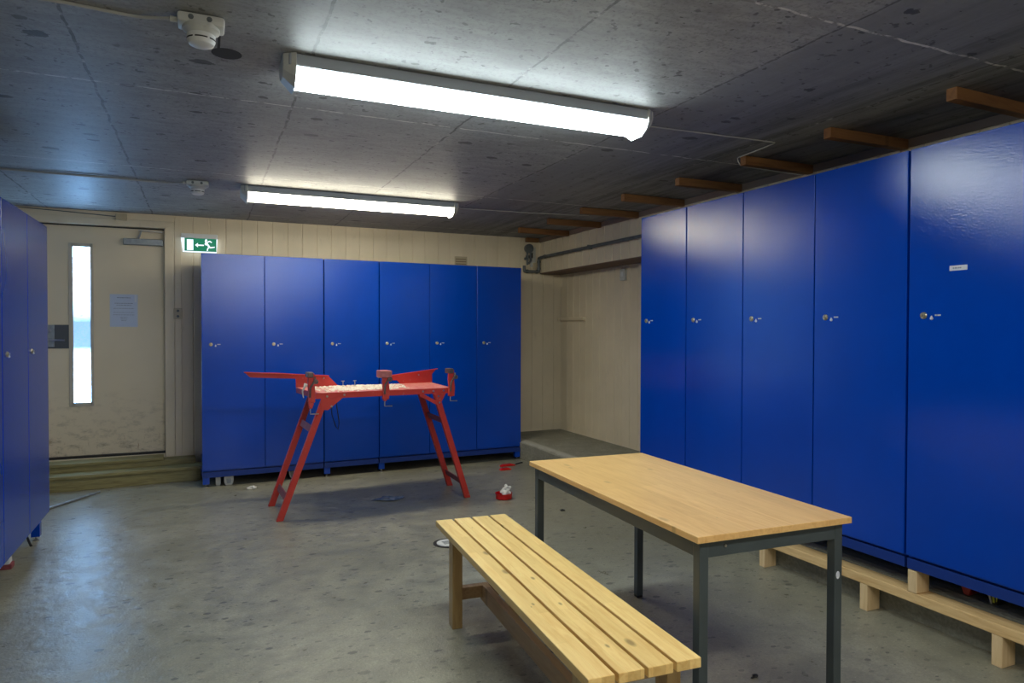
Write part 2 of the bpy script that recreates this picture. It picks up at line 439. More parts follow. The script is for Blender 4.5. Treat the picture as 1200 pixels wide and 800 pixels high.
# raised concrete ledge along the right wall
b = MB()
ys = [YF + (YB-YF)*i/60 for i in range(61)]
prof = lambda y: [(3.125+.006*math.sin(y*9)+.004*math.sin(y*31), 0), (3.105+.008*math.sin(y*7+1), .185), (3.14+.006*math.sin(y*13), .20), (XR, .205)]
rings = [[b.bm.verts.new((x, y, z)) for x, z in prof(y)] for y in ys]
for A, B in zip(rings, rings[1:]):
    for k in range(3): b.bm.faces.new((A[k], B[k], B[k+1], A[k+1]))
struct(b.build('floor_ledge', M_ledge))
b = MB(); v0 = rings

GR = .145
def panel(b, u0, u1, z0, z1, place, off=0.0, y=0.0):
    """tongue and groove boards between u0..u1, standing proud of y; place maps (u, depth, z) to the room"""
    us = []; n0 = math.floor((u0-off)/GR)-1; k = n0
    while off + k*GR < u1+GR:
        c = off + k*GR
        for du, d in ((-.006, 0), (-.002, .007), (.002, .007), (.006, 0)):
            us.append((c+du, d))
        k += 1
    pts = [(u0, 0)] + [p for p in us if u0 < p[0] < u1] + [(u1, 0)]
    lo = [b.bm.verts.new(place(u, y+d, z0)) for u, d in pts]; hi = [b.bm.verts.new(place(u, y+d, z1)) for u, d in pts]
    for i in range(len(pts)-1): b.bm.faces.new((lo[i], lo[i+1], hi[i+1], hi[i]))

DX0, DX1, DZ0, DZ1 = -1.37, -.34, .215, 2.352
# back wall of vertical boards with the doorway left open
b = MB(); pl = lambda u, d, z: (u, YB+d, z)
panel(b, DX1, XR, 0, ZC, pl, .05); panel(b, XL, DX0, 0, ZC, pl, .05); panel(b, DX0, DX1, DZ1, ZC, pl, .05)
b.box(DX0, DX1, YB, YB+.3, 0, DZ0)
wb = struct(b.build('wall_back', M_wall))
# right wall: lower part set back, upper part boxed out with a dark soffit
b = MB(); pr = lambda u, d, z: (XR+d, u, z)
panel(b, YF, YB, .18, 2.08, pr, .03)
pu = lambda u, d, z: (XU+d, u, z)
panel(b, YF, YB, 2.075, ZC, pu, .07)
wr = struct(b.build('wall_right', M_wall))
struct(MB().box(XU, XR+.02, YF, YB, 2.062, 2.075).build('soffit', M_soffit, wr))
struct(MB().box(XU-.014, XU, YF, YB-.002, 2.435, ZC).build('cornice_strip', simple('pinkish_brown_strip', (.30,.22,.17), .7), wr))
struct(MB().box(XL-.1, XL, YF, YB+.3, 0, ZC).build('wall_left', M_render))
struct(MB().box(XL, XR, YF-.1, YF, 0, ZC).build('wall_front', M_render))

# door in the back wall
door = struct(thing('door_1', None, None, (0, 0, 0)))
b = MB(); W0, W1, WZ0, WZ1 = -1.103, -.944, .712, 2.162
yd = YB+.055
b.box(DX0, W0, yd, yd+.045, DZ0+.02, DZ1-.008).box(W1, DX1-.006, yd, yd+.045, DZ0+.02, DZ1-.008)
b.box(W0, W1, yd, yd+.045, DZ0+.02, WZ0).box(W0, W1, yd, yd+.045, WZ1, DZ1-.008)
b.build('door_leaf', M_door, door)
MB().box(W0+.005, W1-.005, yd+.012, yd+.03, WZ0+.005, WZ1-.005).build('window_pane', M_pane, door)
b = MB()
for x0, x1, z0, z1 in ((W0-.022, W0+.012, WZ0-.022, WZ1+.022), (W1-.012, W1+.012, WZ0-.022, WZ1+.022)): b.box(x0, x1, yd-.010, yd+.012, z0, z1)
b.box(W0, W1, yd-.010, yd+.012, WZ0-.022, WZ0+.012).box(W0, W1, yd-.010, yd+.012, WZ1-.012, WZ1+.022)
b.build('glazing_bead', simple('greyed_bead_paint', (.50,.46,.38), .5), door, bevel=.002)
b = MB()   # jamb lining and architrave
b.box(DX1-.004, DX1+.02, YB-.004, YB+.14, DZ0, DZ1+.02).box(DX0-.02, DX0, YB, YB+.14, DZ0, DZ1).box(DX0, DX1, YB-.002, YB+.14, DZ1, DZ1+.02)
b.prism([(DX1, DZ0-.05), (DX1+.082, DZ0-.075), (DX1+.082, DZ1+.062), (DX1, DZ1)], YB-.022, YB-.001)
b.prism([(DX1, DZ1), (DX1+.082, DZ1+.062), (DX0-.09, DZ1+.062), (DX0, DZ1)], YB-.021, YB-.001)
b.box(DX0-.09, DX0, YB-.022, YB-.001, DZ0-.05, DZ1+.06)
b.build('door_frame', M_trim, door, bevel=.003)
MB().box(DX0, DX1, yd-.004, yd+.02, DZ1-.012, DZ1-.0005).build('door_gap_shade', M_black, door)  # dark strip added to paint the shade in the gap above the leaf
MB().box(DX0, DX1+.001, YB+.02, YB+.09, DZ0-.002, DZ0+.018).build('threshold', M_black, door)
b = MB().box(-.685, -.352, yd-.048, yd, 2.188, 2.247, bev=.006)
cl = b.build('door_closer', M_zinc, door)
MB().bar((-.56, yd-.03, 2.247), (-.53, yd-.035, 2.33), .022, .012).bar((-.56, yd-.034, 2.325), (-.36, yd-.03, 2.318), .022, .010, ).build('closer_arm', M_chrome, cl)
lp = MB().box(-1.30, -1.11, yd-.008, yd, 1.222, 1.436, bev=.003).build('lock_plate', simple('dark_grey_plate', (.10,.11,.12), .45, .3), door)
MB().box(-1.30, -1.235, yd-.022, yd-.008, 1.235, 1.436, bev=.003).build('lock_case', M_zinc, lp)
MB().cyl((-1.268, yd-.022, 1.30), (0,-1,0), .010, .045).bar((-1.275, yd-.062, 1.30), (-1.15, yd-.062, 1.297), .02, .014).cyl((-1.268, yd-.022, 1.38), (0,-1,0), .012, .006).build('door_handle', M_chrome, lp, smooth=True)
# narrow boards beside the door frame
struct(MB().box(DX1+.084, DX1+.142, YB-.016, YB-.001, DZ0-.06, ZC-.01, bev=.003).build('trim_1', M_trim))
struct(MB().box(XL, DX1+.084, YB-.016, YB-.001, DZ1+.064, ZC-.002).build('trim_2', M_trim))

# timber steps below the door
st = thing('timber_step', 'greenish impregnated timber double step below the cream door', 'step', (-.78, 7.10, 0), R(2.5))
MB().box(-.80, .738, -.17, .02, .0, .105).build('riser', M_step, st, bevel=.004)
MB().box(-.80, .738, -.185, .03, .105, .135, bev=.005).build('tread', M_step, st)
MB().box(-.80, .70, .0, .16, .135, .185).build('riser', M_step, st, bevel=.003)
MB().box(-.80, .43, -.015, .178, .185, .212, bev=.004).build('tread', M_step, st)

# ---------------------------------------------------------------- lockers
def cabinet(name_label, n, w, loc, rz, group, zdoor0=.15, legs=(), height=2.065, thick_gap=.006, leg_in=.008, foot_z=0.0):
    """blue steel locker cabinet with n doors; front at local y=0 facing -y; doors from zdoor0 to height"""
    D = .50
    t = thing('locker_cabinet', name_label, 'locker', loc, rz, group)
    W = n*w
    b = MB()
    z0 = zdoor0-.012
    b.box(.003, W-.003, .022, D, z0, height)
    body = b.build('body', M_blue, t)
    # plinth rail below the doors
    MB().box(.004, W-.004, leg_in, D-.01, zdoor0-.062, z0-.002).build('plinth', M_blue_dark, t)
    for k in range(n):
        x0, x1 = k*w+.003, (k+1)*w-.003
        d = MB().box(x0, x1, 0, .020, zdoor0, height, bev=.0025).build('door', M_blue, t)
        lx, lz = x0+.074, foot_z + 1.265
        m = Matrix.Translation((lx, 0, lz)) @ Matrix.Rotation(R(90), 4, 'X')
        lk = MB().lathe([(.0155, 0), (.0155, .005), (.013, .008), (.011, .009), (.0108, .006), (.0075, .006), (.0072, .010), (.0001, .0105)], 20, m).build('lock', M_brass, d, smooth=True)
        MB().box(lx-.0012, lx+.0012, -.0115, -.0105, lz-.005, lz+.005).build('keyhole', M_black, lk)
        tg = MB().tube([(lx+.038, -.003, lz-.001), (lx+.038, -.003, lz-.006), (lx+.038, -.003, lz-.012), (lx+.038, -.003, lz-.017), (lx+.038, -.003, lz-.021)], [.002, .0035, .0068, .0068, .002], 12).build('number_tag', M_sticker, d, smooth=True)
        b = MB()
        for q, (a, c) in enumerate(((.052, .060), (.063, .071), (.073, .078))): b.box(lx+a, lx+c, -.0012, 0, lz-.003, lz+.004)
        b.build('number_plate', M_offwhite, d)
    for (lx, ly) in legs:
        lg = MB().box(lx, lx+.056, ly, ly+.05, foot_z+.028, zdoor0-.060, bev=.002).build('leg', M_blue, t)
        MB().cyl((lx+.028, ly+.025, foot_z+.010), (0,0,1), .006, .02, 10).lathe([(.019, foot_z+.0), (.019, foot_z+.006), (.010, foot_z+.012), (.004, foot_z+.013)], 16, Matrix.Translation((lx+.028, ly+.025, 0))).build('levelling_foot', M_chrome if ly < .1 else M_black, lg, smooth=True)
    return t
w = .5265; a = R(2.0)
ox, oy = -.025, 6.585
def bk(u, v=0): return (ox+u*math.cos(a)-v*math.sin(a), oy+u*math.sin(a)+v*math.cos(a), 0)
gB = 'blue locker cabinets along the back wall'
cabinet('blue two-door locker cabinet beside the cream door and exit sign', 2, w, bk(0), a, gB, legs=((.006,.015),(.006,.43),(2*w-.062,.43)))
cabinet('narrow single-door blue locker cabinet second along the back wall, behind the red work stand', 1, w, bk(2*w+.003), a, gB, legs=((.0015,.015),(.006,.43),(w-.062,.43)))
cabinet('blue three-door locker cabinet ending the back row near the empty cream corner', 3, w*.985, bk(3*w+.006), a, gB, legs=((.0,.015),(.006,.43),(3*w*.985-.060,.015),(3*w*.985-.062,.43)))
gR = 'blue locker cabinets on the raised right side'
XF = 2.995
cabinet('single-door blue locker cabinet nearest the back corner on the right side', 1, .531, (XF, 4.312, 0), R(-90), gR, .352, ((.006,.135),(.47,.135),(.006,.44),(.47,.44)), 2.24, foot_z=.205)
cabinet('three-door blue locker cabinet in the middle of the right side, behind the table', 3, .5365, (XF, 3.777, 0), R(-90), gR, .352, ((.006,.135),(1.54,.135),(.006,.44),(1.54,.44)), 2.24, foot_z=.205)
cR = cabinet('blue locker cabinet with a white name sticker on its door, at the right', 2, .545, (XF, 2.162, 0), R(-90), gR, .352, ((1.02,.135),(.006,.44),(1.02,.44)), 2.24, foot_z=.205)
d0 = [c for c in cR.children if c.name.startswith('door')][0]
s_ = MB().box(.193, .270, -.0016, -.0003, 1.664, 1.686, Matrix.Translation((0,0,0))).build('name_sticker', M_sticker, d0)
b = MB()
for x in (.208, .216, .223, .232, .239): b.box(x, x+.005, -.0020, -.0016, 1.672, 1.678)
b.build('sticker_print', M_ink, s_)
gL = 'blue locker cabinets on the left side'
XLF = -.952; al = R(90)
cabinet('blue two-door locker cabinet at the left, next to the timber step', 2, .569, (XLF, 4.305, 0), al, gL, .178, ((1.076,.045),(.01,.10),(.01,.44),(1.076,.44)), 2.078, leg_in=.10)
cabinet('blue locker cabinet at the far left edge, cut off by the frame', 2, .569, (XLF, 3.162, 0), al, gL, .178, ((.01,.10),(1.07,.10),(.01,.44),(1.07,.44)), 2.078, leg_in=.10)

# ---------------------------------------------------------------- timber rail, blocks and post under the right lockers
rl = thing('timber_rail', 'raw pine plank on short blocks running along the floor under the right lockers', 'rail', (3.06, 2.0, 0))
MB().box(-.052, .042, -1.10, 1.055, .132, .180, bev=.004).build('plank', M_raw, rl)
for yy, zt in ((1.058, .180), (.372, .132), (-.262, .132), (-.90, .132)):
    MB().box(-.050, .040, yy if yy > 1 else yy, yy+.044, .0 if yy > 1 else .0, zt, bev=.003).build('block', M_raw_z, rl)
po = MB().box(-.052, .036, -.024, .022, 0, .105, bev=.003).build('timber_post', M_raw_z, loc=(3.058, 2.135, .1805))
tag(po, 'short pine post standing on the pine plank under the locker corner', 'post')

# ---------------------------------------------------------------- ceiling battens
for k in range(9):
    yy = 1.345 + .655*k
    if k == 0: yy = 1.34
    dx = [0,0,-.0,.02,.03,.0,.0,.01,.0][k]
    o = MB().box(3.03+dx-3.33, XU-.015-3.33, -.024, .024, -.056, -.001, bev=.003).build('timber_batten', M_batten, loc=(3.33, yy, ZC))
    o.rotation_euler = (0, 0, R([0,1,-1,.5,-.8,.4,0,-.6,.5][k]))
    names = ['brown timber batten on the ceiling, outermost one at the right',
             'brown ceiling batten at the upper right edge, above the stickered locker',
             'brown ceiling batten meeting the gap before the stickered locker cabinet',
             'brown ceiling batten with a pale cable looped round its end',
             'brown ceiling batten fourth from the right edge, with a clean sawn end',
             'brown ceiling batten just above the corner of the leftmost right-hand locker',
             'brown ceiling batten above the grey pipe, first one clear of the lockers',
             'brown ceiling batten second from the back corner',
             'brown ceiling batten closest to the back wall']
    tag(o, names[k], 'batten', 'timber battens across the ceiling edge')
    if k == 0: bpy.data.objects.remove(o)
o = MB().box(3.44, 3.60, YB-.05, YB-.004, ZC-.05, ZC-.001, bev=.003).build('timber_offcut', M_batten)
tag(o, 'short timber offcut in the ceiling corner above the pipe fittings', 'timber')

# ---------------------------------------------------------------- fluorescent lamps
def lamp(label, x0, x1, y, mat, group='fluorescent ceiling lamps'):
    L = x1-x0
    t = thing('ceiling_lamp', label, 'lamp', ((x0+x1)/2, y, ZC), 0, group)
    h = L/2
    MB().box(-h+.02, h-.02, -.096, .096, -.050, -.001).build('housing', M_housing, t, bevel=.006)
    pr_ = [(-.090, -.052), (.090, -.052), (.078, -.078), (.040, -.102), (-.040, -.102), (-.078, -.078)]
    m = Matrix.Rotation(R(90), 4, 'Z')
    MB().prism(pr_, -h+.045, h-.045, m).build('diffuser', mat, t)
    for s in (-1, 1):
        b = MB(); q = [(-.108, -.0), (.108, -.0), (.108, -.060), (.092, -.092), (.046, -.122), (-.046, -.122), (-.092, -.092), (-.108, -.060)]
        x0_, x1_ = (h-.048, h) if s > 0 else (-h, -h+.048)
        n = len(q)
        A = [(x0_ if s > 0 else x1_, p[0], p[1]) for p in q]; B = [(x1_ if s > 0 else x0_, p[0]*.70, p[1]*.62-.002) for p in q]
        b._add(A+B, [list(range(n)), list(range(2*n-1, n-1, -1))]+[(i, (i+1)%n, (i+1)%n+n, i+n) for i in range(n)])
        b.build('end_cap', M_offwhite, t, bevel=.003)
    return t
lamp('long bright cool white ceiling lamp, the larger one nearer the camera', .285, 2.03, 2.90, M_lamp_cool)
lamp('bright warm white ceiling lamp in front of the back lockers', .255, 1.98, 5.60, M_lamp_warm)
lamp('white ceiling lamp behind the camera', .285, 2.03, .15, M_lamp_rear)
lamp('white ceiling lamp at the far end behind the camera', .285, 2.03, -2.45, M_lamp_rear)

# ---------------------------------------------------------------- detectors
def detector(label, loc, rz):
    t = thing('smoke_detector', label, 'smoke detector', loc, rz, 'smoke detectors on the ceiling')
    MB().box(-.075, .075, -.045, .045, -.036, -.0005, bev=.010).build('mounting_box', M_offwhite, t, smooth=True)
    b = MB()
    for x in (-.032, .026): b.cyl((x, -.0455, -.018), (0,-1,0), .009, .001, 14)
    b.build('knockout', M_pipe, t)
    hd = MB().lathe([(.058, -.030), (.060, -.036), (.060, -.046), (.050, -.052), (.046, -.058), (.044, -.060)], 32).build('base', M_offwhite, t, smooth=True)
    h = MB().lathe([(.043, -.058), (.046, -.060), (.046, -.080), (.040, -.092), (.030, -.097), (.0005, -.099)], 32).build('sensor_head', M_white, t, smooth=True)
    b = MB()
    for k in range(6):
        t0 = 2*math.pi*k/6+.08; t1 = t0+2*math.pi/6-.16
        pts = [(.0467*math.cos(t0+(t1-t0)*i/6), .0467*math.sin(t0+(t1-t0)*i/6), -.0745) for i in range(7)]
        pts2 = [(p[0], p[1], -.0795) for p in pts]
        b._add(pts+pts2, [(i, i+1, i+8, i+7) for i in range(6)])
    b.build('vent_slot', M_black, h)
    MB().cyl((-.075, 0, -.018), (-1,0,0), .010, .022, 12).build('cable_gland', M_offwhite, t, smooth=True)
    return t
detector('white smoke detector near the top left, close to the bright lamp', (-.005, 2.635, ZC), 0)
detector('small distant white smoke detector left of the warm white lamp', (-.04, 5.535, ZC), 0)
b = MB().lathe([(.0, -.0006), (.050, -.0008), (.056, -.0006), (.056, 0)], 24)
b.box(-.035, -.025, -.18, 0, -.0008, 0)
o = b.build('ceiling_stain', M_stain, loc=(.085, 2.93, ZC)); tag(o, 'dark round patch on the ceiling just behind the nearer smoke detector', 'patch')

def cable(name, label, pts, r=.004, mat=None):
    # rounded path
    P = [Vector(p) for p in pts]; out = [P[0]]
    for i in range(1, len(P)-1):
        d0 = (P[i-1]-P[i]); d1 = (P[i+1]-P[i]); q = min(.03, d0.length*.4, d1.length*.4)
        a0, a1 = P[i]+d0.normalized()*q, P[i]+d1.normalized()*q
        out += [a0, a0*.25+P[i]*.5+a1*.25, a1]
    out.append(P[-1])
    return tag(MB().tube(out, r, 8).build(name, mat or M_cable, smooth=True), label, 'cable')
zc = ZC-.006
cable('power_cable', 'pale cable across the ceiling to the nearer smoke detector', [(-1.5, 2.74, zc), (-.42, 2.68, zc), (-.2, 2.70, zc), (-.13, 2.655, zc-.008), (-.102, 2.637, zc-.012)], .006)
cable('power_cable', 'pale conduit across the ceiling to the distant smoke detector', [(-1.55, 5.62, zc-.004), (-.6, 5.60, zc-.004), (-.22, 5.63, zc-.004), (-.137, 5.537, zc-.012)], .008)
cable('power_cable', 'thin pale cable from the nearer lamp to the ceiling battens', [(2.03, 2.93, zc-.01), (2.10, 3.02, zc), (2.99, 2.975, zc), (3.025, 3.26, zc), (3.035, 3.345, zc), (3.055, 3.338, zc-.046), (3.30, 3.340, zc-.052), (3.60, 3.35, zc-.052)], .0035)
cable('power_cable', 'thin pale cable from the warm lamp towards the right wall', [(1.975, 5.62, zc-.01), (2.06, 5.74, zc), (2.7, 5.69, zc), (3.04, 5.64, zc), (3.30, 5.60, zc)], .004)
cable('power_cable', 'dark cable running over the door frame to the junction box', [(-1.52, YB-.020, 2.468), (-1.2, YB-.022, 2.458), (-.735, YB-.022, 2.436)], .004, M_pipe)
o = MB().box(-.74, -.648, YB-.05, YB-.0165, 2.402, 2.462, bev=.006).build('junction_box', M_vent); tag(o, 'small cream junction box above the door frame', 'junction box')

# ---------------------------------------------------------------- exit sign
es = thing('exit_sign', 'lit green emergency exit sign with running figure above the back lockers', 'sign', (-.04, YB-.03, 2.14))
MB().box(-.158, .162, -.045, .028, .128, .172, bev=.006).build('housing', M_white, es)
b = MB().prism([(-.160, .135), (.160, .135), (.152, -.002), (-.144, -.002)], -.034, .010)
b.build('light_box', M_sign_white, es, bevel=.004)
MB().box(-.128, .150, -.0365, -.0342, .006, .128).build('green_panel', M_sign_green, es)
b = MB(); y0, y1 = -.0385, -.0366
b.box(-.108, -.052, y0, y1, .014, .116)
b.box(-.018, .040, y0, y1, .058, .070).prism([(-.038, .064), (-.012, .042), (-.012, .086)], y0, y1)
b.prism([(.052, .112), (.060, .104), (.092, .060), (.078, .048), (.060, .080), (.048, .098)], y0, y1) # torso diag
mm = Matrix.Translation((.060, 0, .114)) @ Matrix.Rotation(R(90), 4, 'X')
b.lathe([(.010, .0366), (.010, .0385)], 16, mm)
b.prism([(.056, .100), (.070, .102), (.092, .112), (.112, .098), (.106, .090), (.090, .099), (.072, .090)], y0, y1)
b.prism([(.056, .092), (.044, .076), (.060, .062), (.066, .068), (.058, .078), (.066, .082)], y0, y1)
b.prism([(.078, .062), (.100, .052), (.136, .056), (.136, .046), (.098, .038), (.080, .046)], y0, y1)
b.prism([(.084, .056), (.092, .046), (.078, .030), (.074, .012), (.064, .012), (.068, .034)], y0, y1)
b.build('pictogram', M_sign_white, es)

# ---------------------------------------------------------------- notice on the door
no = thing('paper_notice', 'bluish white sheet of paper taped to the cream door', 'notice', (-.687, yd-.001, 1.572))
MB().box(-.114, .114, -.0012, 0, -.152, .152).build('sheet', M_paper, no)
b = MB()
rows = [(.120, .055, .007), (.068, .075, .006), (.050, .060, .005), (.020, .085, .004), (-.018, .085, .004), (-.040, .088, .004), (-.064, .030, .004), (-.080, .026, .004), (-.094, .022, .004)]
for z, hw, th in rows:
    x = -hw
    while x < hw:
        l = random.uniform(.010, .024); b.box(x, min(x+l, hw), -.0016, -.0012, z-th/2, z+th/2); x += l+.005
b.build('printed_lines', M_ink, no)
MB().box(.088, .104, -.0018, -.0011, .08, .152).build('tape', M_sticker, no)

# thermostat-like socket beside door, vent slats, wall switch, coat rail
sk = thing('wall_socket', 'small cream wall socket between the door frame and the back lockers', 'socket', (-.229, YB-.016, 1.548))
MB().box(-.036, .036, -.014, 0, -.052, .052, bev=.004).build('plate', M_vent, sk)
b = MB()
for z in (.026, -.026): b.cyl((0, -.0145, z), (0,-1,0), .012, .0015, 14)
b.build('insert', M_pipe, sk)
vt = thing('wall_vent', 'small cream slatted vent just above the back lockers', 'vent', (2.64, YB, 2.17))
MB().box(-.075, .075, -.008, -.0003, -.055, .055, bev=.002).build('frame', M_vent, vt)
b = MB()
for z in (-.035, -.008, .019): b.box(-.062, .062, -.010, -.008, z, z+.010)
b.build('slat', simple('brown_slot', (.22,.15,.09), .7), vt)
sw = thing('wall_switch', 'pale wall switch high on the right wall beside the right lockers', 'switch', (XR, 5.93, 1.965))
MB().box(-.030, 0, -.045, .045, -.058, .058, bev=.006).build('box', M_offwhite, sw)
MB().box(-.036, -.030, -.020, .020, -.022, .030, bev=.003).build('rocker', M_white, sw)
cr = thing('wall_shelf', 'short cream board fixed across the back right corner', 'shelf', (XR, YB, 1.51))
MB().box(-.035, -.0005, -.58, -.008, .0, .034, bev=.003).build('board', M_trim, cr)
MB().box(-.05, .0, -.033, -.008, .0, .034, bev=.003).build('end_block', M_trim, cr)

# ---------------------------------------------------------------- pipe and valve assembly in the corner
pp = thing('water_pipe', 'grey pipe along the upper right wall bending down in the back corner', 'pipe', (3.58, 7.2, 2.08))
L = lambda x, y, z: (x-3.58, y-7.2, z-2.08)
def bend(pts, r):
    P = [Vector(p) for p in pts]; out = [P[0]]
    for i in range(1, len(P)-1):
        d0 = (P[i-1]-P[i]).normalized(); d1 = (P[i+1]-P[i]).normalized()
        out += [P[i]+d0*r, P[i]+d0*r*.35+d1*r*.35*.35, P[i]+d0*r*.1+d1*r*.1, P[i]+d1*r*.35+d0*r*.35*.35, P[i]+d1*r]
    out.append(P[-1]); return out
MB().tube(bend([L(3.41,YB-.045,2.15), L(3.41,YB-.045,2.085), L(3.600,YB-.045,2.085), L(3.600,YB-.045,2.245), L(3.600,YB-.12,2.250), L(3.600,YF+.2,2.250)], .022), .017, 12).build('pipe_run', M_pipe, pp, smooth=True)
b = MB()
for p, ax in ((L(3.575,YB-.045,2.085),(1,0,0)), (L(3.600,YB-.045,2.12),(0,0,1)), (L(3.600,YB-.045,2.20),(0,0,1)), (L(3.45,YB-.045,2.085),(-1,0,0)), (L(3.600,YB-.20,2.25),(0,1,0))):
    b.cyl(Vector(p)-Vector(ax)*.012, ax, .022, .024, 14)
b.build('coupling', M_pipe, pp, smooth=True)
b = MB()
for yy in (6.1, 4.9, 3.7): b.box(.0, .055, yy-7.2-.008, yy-7.2+.008, .15, .192)
b.build('clip', M_pipe, pp)
mt = thing('valve_meter', 'grey round valve with small fittings in the back right corner', 'meter', (3.45, YB, 2.27))
MB().lathe([(.050, -.01), (.052, .0), (.052, .042), (.044, .052), (.0005, .054)], 28, Matrix.Translation((.03, -.005, .085)) @ Matrix.Rotation(R(90), 4, 'X')).build('round_cover', M_pipe, mt, smooth=True)
MB().box(.05, .115, -.03, -.001, -.13, .10, bev=.004).build('back_plate', M_offwhite, mt)
b = MB().tube([(0,-.045,.04), (0,-.045,-.11)], .012, 12).tube([(.045,-.045,.04), (.045,-.045,-.06), (.02,-.045,-.09), (0,-.045,-.09)], .012, 12).cyl((-.035,-.045,-.04), (1,0,0), .016, .03, 12).cyl((0,-.045,-.03), (0,0,1), .020, .03, 12).cyl((.045,-.045,-.03), (0,0,1), .020, .035, 12)
b.build('fitting', M_pipe, mt, smooth=True)
MB().box(.040, .058, -.075, -.060, -.03, .03, bev=.003).build('lever', M_black, mt)
MB().box(.075, .125, -.036, -.030, -.155, -.08, bev=.003).build('label_tag', M_vent, mt)

# ---------------------------------------------------------------- red steel work stand
ws = thing('work_stand', 'red steel ski waxing stand with clamps on splayed legs in front of the lockers', 'work stand', (.493, 5.23, 0), math.atan2(.12, 1.5))
def leg(x0, x1, y, name='leg'):
    b = MB()
    b.bar((x0, y, 0.002), (x1, y, .90), .030, .052, (1,0,.35), bev=.002)
    return b
legs = [leg(.002, .335, .012), leg(1.512, 1.225, .012), leg(.023, .345, .485), leg(1.560, 1.262, .485)]
for b in legs:
    for v in b.bm.verts:
        if v.co.z < .03: v.co.z = .001
        if v.co.z > .874: v.co.z = min(v.co.z, .888)
    b.build('leg', M_red, ws)
for side, z in ((0, .65), (0, .15), (1, .65), (1, .13)):
    xf = (.002+.333*z/.9) if side == 0 else (1.512-.287*z/.9)
    xr = (.023+.322*z/.9) if side == 0 else (1.560-.298*z/.9)
    MB().bar((xf, .020, z), (xr, .478, z), .010, .052, ((-.35 if side == 0 else .32)*-1, 0, 1), bev=.002).build('rung', M_maroon, ws)
# top plate with turned down apron, tapering to pointed ends
top = [(.237, .59), (.262, .16), (.300, .0), (1.315, -.004), (1.372, .06), (1.425, .59)]
b = MB(); n = len(top)
V = [(x, y, .925) for x, y in top] + [(x, y, .919) for x, y in top]
b._add(V, [list(range(n)), list(range(2*n-1, n-1, -1))]+[(i, (i+1)%n, (i+1)%n+n, i+n) for i in range(n)])
b.build('top_plate', M_redtop, ws)
b = MB()
b.box(.262, 1.372, -.006, .0, .882, .924)
b.bar((.240, .59, .903), (.265, .0, .903), .005, .042)
b.bar((1.428, .59, .903), (1.372, .0, .903), .005, .042)
b.box(.24, 1.428, .588, .594, .882, .924)
b.build('apron', M_red, ws)
MB().prism([(.300,.884),(.465,.884),(.352,.795),(.297,.80)], -.010, -.006).build('bracket', M_red, ws)
MB().bar((1.085,-.008,.882), (1.245,-.008,.798), .004, .028).build('bracket', M_red, ws)
MB().prism([(1.19,.884),(1.31,.884),(1.262,.80),(1.232,.80),(1.22,.86)], -.010, -.006).build('bracket', M_red, ws)
for x, z in ((.345, .898), (.378, .822), (.475, .905), (1.20, .903), (1.11, .904), (1.243, .86), (1.252, .808), (1.29, .905)):
    MB().cyl((x, -.006, z), (0,-1,0), .008, .008, 12).build('bolt', M_chrome, ws, smooth=True)
# rear fins that carry the ski tips
f1 = MB()
f1.prism([(.237, .925), (.585, .925), (.50, 1.012), (.235, 1.022)], .592, .597)
f1.prism([(-.160, 1.060), (.10, 1.048), (.50, 1.012), (.24, .996), (-.116, 1.018)], .588, .600)
f1.prism([(-.164, 1.063), (-.160, 1.055), (.50, 1.010), (.50, 1.017)], .565, .600)
f1.build('tip_rest', M_red, ws)
f2 = MB()
f2.prism([(1.13, .925), (1.432, .925), (1.430, 1.000), (1.470, 1.046), (1.02, .996), (1.03, .955), (1.10, .955)], .590, .596)
f2.prism([(1.01, .990), (1.475, 1.043), (1.482, 1.050), (1.01, .998)], .572, .600)
f2.build('tip_rest', M_red, ws)
for x, z in ((.462, .995), (1.30, .998)): MB().cyl((x, .586, z), (0,-1,0), .006, .006, 10).build('bolt', M_chrome, ws)
def clamp(x, hz=1.08, bz=.80, wide=.03, blocky=False):
    b = MB()
    b.prism([(x-.020, .86), (x+.020, .86), (x+.018, bz+.03), (x+.006, bz), (x-.012, bz)], -.040, -.012)
    b.prism([(x-.024, .86), (x+.026, .86), (x+.030, .93), (x+.020, 1.02), (x+.022, hz-.01), (x-.022, hz), (x-.026, 1.0), (x-.020, .93)], -.046, -.018)
    o = b.build('clamp', M_red, ws, bevel=.004)
    b = MB()
    if blocky: b.box(x-.045, x+.045, -.060, .06, hz-.055, hz, bev=.006)
    else: b.box(x-.030, x+.014, -.055, .03, hz-.040, hz, bev=.006)
    b.build('jaw', simple('dusty_red_block', (.45,.14,.13), .5, 0, .2, 40) if blocky else M_worn, o)
    MB().tube([(x-.004, -.026, bz+.01), (x-.004, -.026, bz-.035), (x-.004, -.028, bz-.040), (x+.055, -.032, bz-.042)], .0045, 8).build('crank', M_chrome, o, smooth=True)
    MB().tube([(x-.012, -.052, .90), (x-.010, -.055, .97), (x+.020, -.052, 1.02), (x+.026, -.050, 1.05)], .008, 8).cyl((x+.03, -.05, 1.015), (0,-1,0), .018, .014, 14).build('lever', M_worn, o, smooth=True)
clamp(.222, 1.085, .815)
clamp(.790, 1.082, .845, blocky=True)
clamp(1.345, 1.085, .86)
b = MB()
for x in (.60, .745): b.cyl((x if x < .7 else .70, .50, .925), (0,0,1), .003, .045, 8).box((x if x < .7 else .70)-.014, (x if x < .7 else .70)+.012, .497, .503, .968, .974)
b.build('screw_pin', M_zinc, ws)
